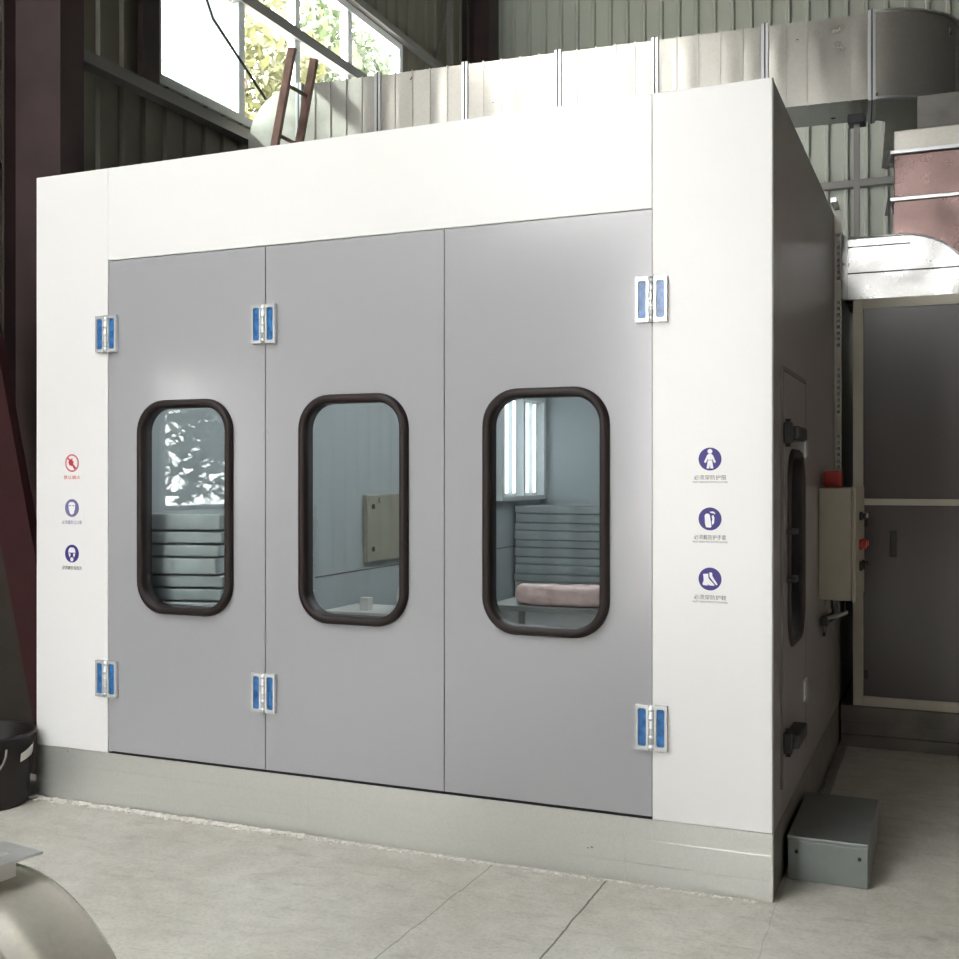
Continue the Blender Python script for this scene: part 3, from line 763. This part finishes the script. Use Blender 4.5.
for i in range(6):
    a, b_ = cuts[i], cuts[i+1]
    s = MB(); n = 5
    # skin of shallow pans between standing seams
    t = bmesh.new(); bul = rnd.uniform(-.002, .006); tilt = [rnd.uniform(-1, 1) for _ in range(n)]
    s.box(a+.012, b_-.012, .004, dd_-.004, dz0+.004, dz1-.004, 0, RM)
    for k in range(n-1):
        x = a+(b_-a)*(k+1)/n
        s.box(x-.005, x+.005, -.006, dd_+.004, dz0-.004, dz1+.004, 0, RM)
    # gently bulged front sheet
    t = bmesh.new(); N, K = 30, 8; grid = []
    for q in range(N+1):
        row = []
        for r in range(K+1):
            u, v = q/N, r/K
            x = a+.012+(b_-a-.024)*u
            cell = (u*n) % 1
            y = .002-.0035*math.sin(PI*v)*math.sin(PI*cell)*tilt[int(min(u*n, n-.001))]-bul*math.sin(PI*u)*math.sin(PI*v)
            if r in (0, K): y = .003
            row.append(t.verts.new((x, y, dz0+.004+(dz1-dz0-.008)*v)))
        grid.append(row)
    for q in range(N):
        for r in range(K):
            f = t.faces.new((grid[q][r], grid[q+1][r], grid[q+1][r+1], grid[q][r+1])); f.smooth = True
    s.bm.from_mesh((lambda me: (t.transform(RM), t.to_mesh(me), me)[2])(bpy.data.meshes.new('tmp'))); t.free()
    seg = s.build('duct_segment', M['duct'], mr)
    fl = MB()
    for x in ((a, b_) if i == 0 else (b_,)):
        fl.box(x-.026, x-.004, -.014, dd_+.014, dz0-.014, dz1+.014, .002, RM); fl.box(x+.004, x+.026, -.014, dd_+.014, dz0-.014, dz1+.014, .002, RM)
    fl.build('joint_flange', M['duct_joint'], seg)
    gk = MB()
    for x in ((a, b_) if i == 0 else (b_,)): gk.box(x-.004, x+.004, -.016, dd_+.016, dz0-.016, dz1+.016, 0, RM)
    gk.build('joint_gasket', M['duct_dark'], seg)
# right-hand elbow turning away
def arc_pts(cx, cy, r, a0, a1, n=20): return [(cx+r*math.cos(math.radians(a0+(a1-a0)*k/n)), cy+r*math.sin(math.radians(a0+(a1-a0)*k/n))) for k in range(n+1)]
x0e = cuts[-1]+.02; r_out = .60
pts = arc_pts(x0e, r_out, r_out, -90, 0)+[(x0e+r_out, r_out+1.3), (x0e+r_out-dd_, r_out+1.3)]+arc_pts(x0e, r_out, r_out-dd_, 0, -90, 8)
e = MB(); e.prism(pts, dz0, dz1, 'z', mt=RM)
for z in (dz0+.18, dz1-.15):
    for p, q in zip(arc_pts(x0e, r_out, r_out+.001, -90, 0)[:-1], arc_pts(x0e, r_out, r_out+.001, -90, 0)[1:]):
        pass
el = e.build('duct_elbow', M['duct'], mr, 40)
for z in (dz0, dz1):
    g = MB()
    g.prism(arc_pts(x0e, r_out, r_out+.02, -90, 0)+arc_pts(x0e, r_out, r_out-.02, 0, -90), z-.008, z+.008, 'z', mt=RM)
    g.build('elbow_seam', M['duct_joint'], el)
# left-hand elbow turning down
xl = cuts[0]-.02; R2 = .46
pts = [(xl, dz1)]+[(xl-R2*math.sin(math.radians(a)), dz1-R2+R2*math.cos(math.radians(a))) for a in range(6, 91, 6)]+[(xl-R2, 3.6), (xl, 3.6)]
e = MB(); e.prism(pts, 0.0, dd_, 'y', mt=RM); e.build('duct_elbow', M['duct'], mr, 40)
# support post under the duct
sp_ = empty('duct_support', (.04, 3.86, 0)); tag(sp_, 'thin grey post with a bracket carrying the overhead duct right of the booth', 'post')
MB().box(.02, .062, 3.84, 3.88, 0, 4.30).build('post', M['girt'], sp_)
MB().box(-.02, .10, 3.80, 3.95, 4.30, 4.366, .01).build('bracket', M['duct_dark'], sp_)

# supply duct: upright sections with painted-in red reflections over a bright elbow that lies on the air cabinet
sd_ = empty('supply_duct', (.8, 3.3, 2.886)); tag(sd_, 'upright foil covered duct with a bright silver elbow on the air cabinet', 'duct')
VX0, VX1, VY0, VY1 = .335, 1.05, 2.93, 3.5
EZ0, EZ1 = 2.887, 3.285
ex0 = .035
arc = [(VX0+.05+.42*math.sin(math.radians(a)), EZ1-.385+.385*math.cos(math.radians(a))) for a in range(0, 91, 9)]
EZ0 = 2.889; e = MB(); e.prism([(ex0, EZ0), (ex0, EZ1), (VX0+.05, EZ1)]+arc[1:]+[(VX0+.47, EZ0)], VY0-.004, VY1, 'y')
for a, b_ in ((ex0, ex0+.02),): e.box(a-.012, b_, VY0-.03, VY1+.03, EZ0, EZ1+.02)
sl = MB().box(ex0+.02, VX0+.45, VY0-.010, VY0-.003, EZ0+.165, EZ0+.172).box(ex0+.02, VX0+.1, VY0-.010, VY0-.003, EZ1-.06, EZ1-.054); sl.build('fold_line', M['duct_dark'], sd_)
e.build('silver_elbow', M['foil'], sd_)['label'] = 'bright silver elbow'
e = MB(); e.prism([(VX0+.05, EZ1+.001)]+[(x+.001, z+.001) for x, z in arc[1:]]+[(VX0+.48, EZ0+.001), (VX1, EZ0+.001), (VX1, EZ1+.225), (VX0, EZ1+.225), (VX0, EZ1+.001)], VY0, VY1, 'y')
e.build('duct_throat', M['red_reflect_foil'], sd_)
MB().tube([(x, VY0-.006, z) for x, z in [(ex0+.02, EZ1)]+arc], .007, 8).build('elbow_seam', M['duct_joint'], sd_)
zc = EZ1+.225
for h, m in ((.30, 'red_reflect_foil'), (.155, 'duct')):
    s = MB().box(VX0, VX1, VY0, VY1, zc+.012, zc+h-.012, .008)
    sg = s.build('duct_segment', M[m], sd_)
    fl = MB().box(VX0-.02, VX1+.02, VY0-.025, VY1+.02, zc-.012, zc+.012, .003); fl.build('joint_flange', M['duct_joint'], sg)
    MB().bar((VX0-.025, VY0-.01, zc+.02), (VX0-.045, VY0-.01, zc-.10), .02, .008, (0, 1, 0)).build('strap_end', M['duct_dark'], sg)
    zc += h
MB().box(VX0+.12, VX1-.2, 3.68, 4.0, zc-.1, 4.392).box(VX0+.12, VX1-.2, VY1-.01, 3.68, zc-.25, zc-.1).build('duct_collar', M['cab_base'], sd_)

# guy cable and ladder by the window
o = MB().tube([(-4.66, 3.30, 4.93), (-4.98, 3.0, 5.55), (-5.0, 2.9, 5.75), (-4.95, 2.75, 6.6), (-4.9, 2.6, TOP-.01)], .012).build('hanging_cable', M['black_cable'])
o.data.transform(Matrix())
tag(o, 'black cable hanging in front of the milky window pane at upper left', 'cable')
ld = empty('ladder', (-4.65, 2.3, 0)); tag(ld, 'narrow wooden ladder leaning over the booth top in front of the window', 'ladder')
ux = math.tan(math.radians(12.2))
def lx(z): return -3.955+(z-3.40)*ux
for y, zt in ((2.13, 4.80), (2.42, 4.82)):
    MB().bar((lx(.005), y, .005), (lx(zt), y, zt), .035, .055, (1, 0, 0)).build('rail', M['wood'], ld)
for z in [.35+.35*k for k in range(13)]:
    MB().tube([(lx(z), 2.15, z), (lx(z), 2.40, z)], .014, 10).build('rung', M['wood'], ld)

# ------------------------------------------------------------------ zinc drum in the foreground
al = math.radians(8)
far = Vector((-1.29, -2.72, .425)); ax = Vector((math.sin(al), math.cos(al), 0))
R = .425
dr = empty('zinc_drum', (far.x-ax.x*.5, far.y-ax.y*.5, 0), -al)
tag(dr, 'shiny zinc duct drum with a flanged collar lying on the floor at lower left', 'drum')
DM = Matrix.Translation(far) @ Matrix.Rotation(-al, 4, 'Z')      # local +y = along the drum, far end at y=0
t = bmesh.new()
prof = [(0, R-.02), (.0, R+.006), (-.008, R+.008), (-.016, R+.002), (-.205, R), (-.215, R+.007), (-.225, R+.007), (-.235, R), (-.62, R), (-.63, R+.007), (-.64, R+.007), (-.65, R), (-.98, R), (-.99, R+.006), (-1.0, R-.02)]
n = 72; rings = [[t.verts.new((r*math.cos(2*PI*k/n), y, r*math.sin(2*PI*k/n))) for k in range(n)] for y, r in prof]
for q in range(len(rings)-1):
    for k in range(n):
        f = t.faces.new((rings[q][k], rings[q+1][k], rings[q+1][(k+1) % n], rings[q][(k+1) % n])); f.smooth = True
t.faces.new(rings[0]); t.faces.new(rings[-1][::-1])
b = MB(); b.merge(t, DM); b.build('drum_shell', M['drum'], dr)
nk = MB()
cx0, cx1, cy0, cy1 = -.36, .05, -.44, -.045
zt = .475
for a, b_, c, d_ in ((cx0, cx1, cy0, cy0+.008), (cx0, cx1, cy1-.008, cy1), (cx0, cx0+.008, cy0+.008, cy1-.008), (cx1-.008, cx1, cy0+.008, cy1-.008)):
    nk.box(a, b_, c, d_, .395 if a > -.3 else .2, zt, 0, DM)
cl = nk.build('collar', M['flange'], dr)
fg = MB()
for a, b_, c, d_ in ((cx0-.04, cx1+.04, cy0-.04, cy0), (cx0-.04, cx1+.04, cy1, cy1+.04), (cx0-.04, cx0, cy0, cy1), (cx1, cx1+.04, cy0, cy1)):
    fg.box(a, b_, c, d_, zt-.006, zt, 0, DM)
fg.build('collar_flange', M['flange'], cl)
MB().box(cx0+.01, cx1-.01, cy0+.01, cy1-.01, zt-.03, zt-.025, 0, DM).build('damper_plate', M['flange'], cl)

# ------------------------------------------------------------------ trees outside
def tree(x, y, h, cr, z0, seed, label, m, n=6500, leaf=.10):
    rg = random.Random(seed)
    root = empty('tree', (x, y, -.1)); tag(root, label, 'tree', 'trees outside the left windows')
    tr = MB(); tr.tube([(x, y, -.1), (x+.1, y, h*.4), (x-.05, y+.1, h*.8)], [.2, .15, .05])
    for k in range(6):
        a = rg.random()*6.3; tr.tube([(x, y, h*.35+k*h*.06), (x+cr*.5*math.cos(a), y+cr*.5*math.sin(a), h*.5+k*h*.07)], [.07, .025], 6)
    tr.build('trunk', M['bark'], root)
    t = bmesh.new(); zc = (z0+h)/2; hz = (h-z0)/2
    blobs = [(rg.uniform(-.85, .85), rg.uniform(-.85, .85), rg.uniform(-.85, .85)) for _ in range(34)]
    for i in range(n):
        bx, by, bz = rg.choice(blobs)
        c = Vector((x+cr*(bx*.8+max(-.3, min(.3, rg.gauss(0, .17)))), y+cr*(by*.8+max(-.3, min(.3, rg.gauss(0, .17)))), zc+hz*(bz+rg.gauss(0, .14))))
        a = Vector((rg.gauss(0, 1), rg.gauss(0, 1), rg.gauss(0, 1))).normalized(); b_ = a.orthogonal().normalized()
        s = leaf*rg.uniform(.6, 1.3)
        t.faces.new([t.verts.new(c+v) for v in (a*s, b_*s*.45, -a*s, -b_*s*.45)])
    me = bpy.data.meshes.new('foliage'); t.to_mesh(me); t.free(); me.materials.append(M[m])
    o = bpy.data.objects.new('foliage', me); COL.objects.link(o); o.parent = root; o.matrix_local = parent_world(root).inverted()
tree(-8.6, 8.6, 9.3, 1.35, 3.6, 1, 'yellow green leafy tree outside behind the upper left window', 'leaf2')
tree(-9.6, 12.1, 10.6, 1.5, 4.0, 2, 'dark green leafy tree outside behind the duct end of the upper window', 'leaf')
tree(-10.0, 16.2, 12.0, 1.7, 4.5, 4, 'tall green tree outside behind the far pane of the upper window', 'leaf')
tree(-7.6, -4.5, 6.4, 1.35, 3.2, 6, 'unseen tree added outside to shade the low left window', 'leaf', 3400, .17)  # unseen tree, put in to block sun through the low window
tree(-7.7, -7.4, 3.3, 1.1, .5, 5, 'leafy tree outside mirrored in the left door window', 'leaf', 2000, .13)

# ------------------------------------------------------------------ light
w = bpy.data.worlds.new('overcast_sky'); SC.world = w; w.use_nodes = True
bg = w.node_tree.nodes['Background']; bg.inputs['Color'].default_value = (1, .988, .972, 1); bg.inputs['Strength'].default_value = 6.0
sun = bpy.data.lights.new('sun', 'SUN'); sun.energy = 24; sun.angle = math.radians(1.5); sun.color = (1, .96, .9)
so = bpy.data.objects.new('sun', sun); COL.objects.link(so)
so.rotation_euler = Vector((1, .68, -1)).to_track_quat('-Z', 'Y').to_euler(); so.location = (-12, -6, 9)

# ------------------------------------------------------------------ camera
cam = bpy.data.cameras.new('camera'); co = bpy.data.objects.new('camera', cam); COL.objects.link(co)
co.location = (.677, -4.655, 1.74); co.rotation_euler = (PI/2, 0, math.radians(23))
cam.sensor_width = 36; cam.lens = 1113/959*36; cam.shift_y = -2.5/959; cam.clip_end = 200
SC.camera = co
vs_ = SC.view_settings; vs_.view_transform = 'Standard'; vs_.look = 'None'; vs_.gamma = 1; vs_.use_curve_mapping = False
vs_.exposure = 1.82
SC.cycles.max_bounces = 10; SC.cycles.transparent_max_bounces = 12; SC.cycles.caustics_reflective = False
SC.cycles.sample_clamp_indirect = 6
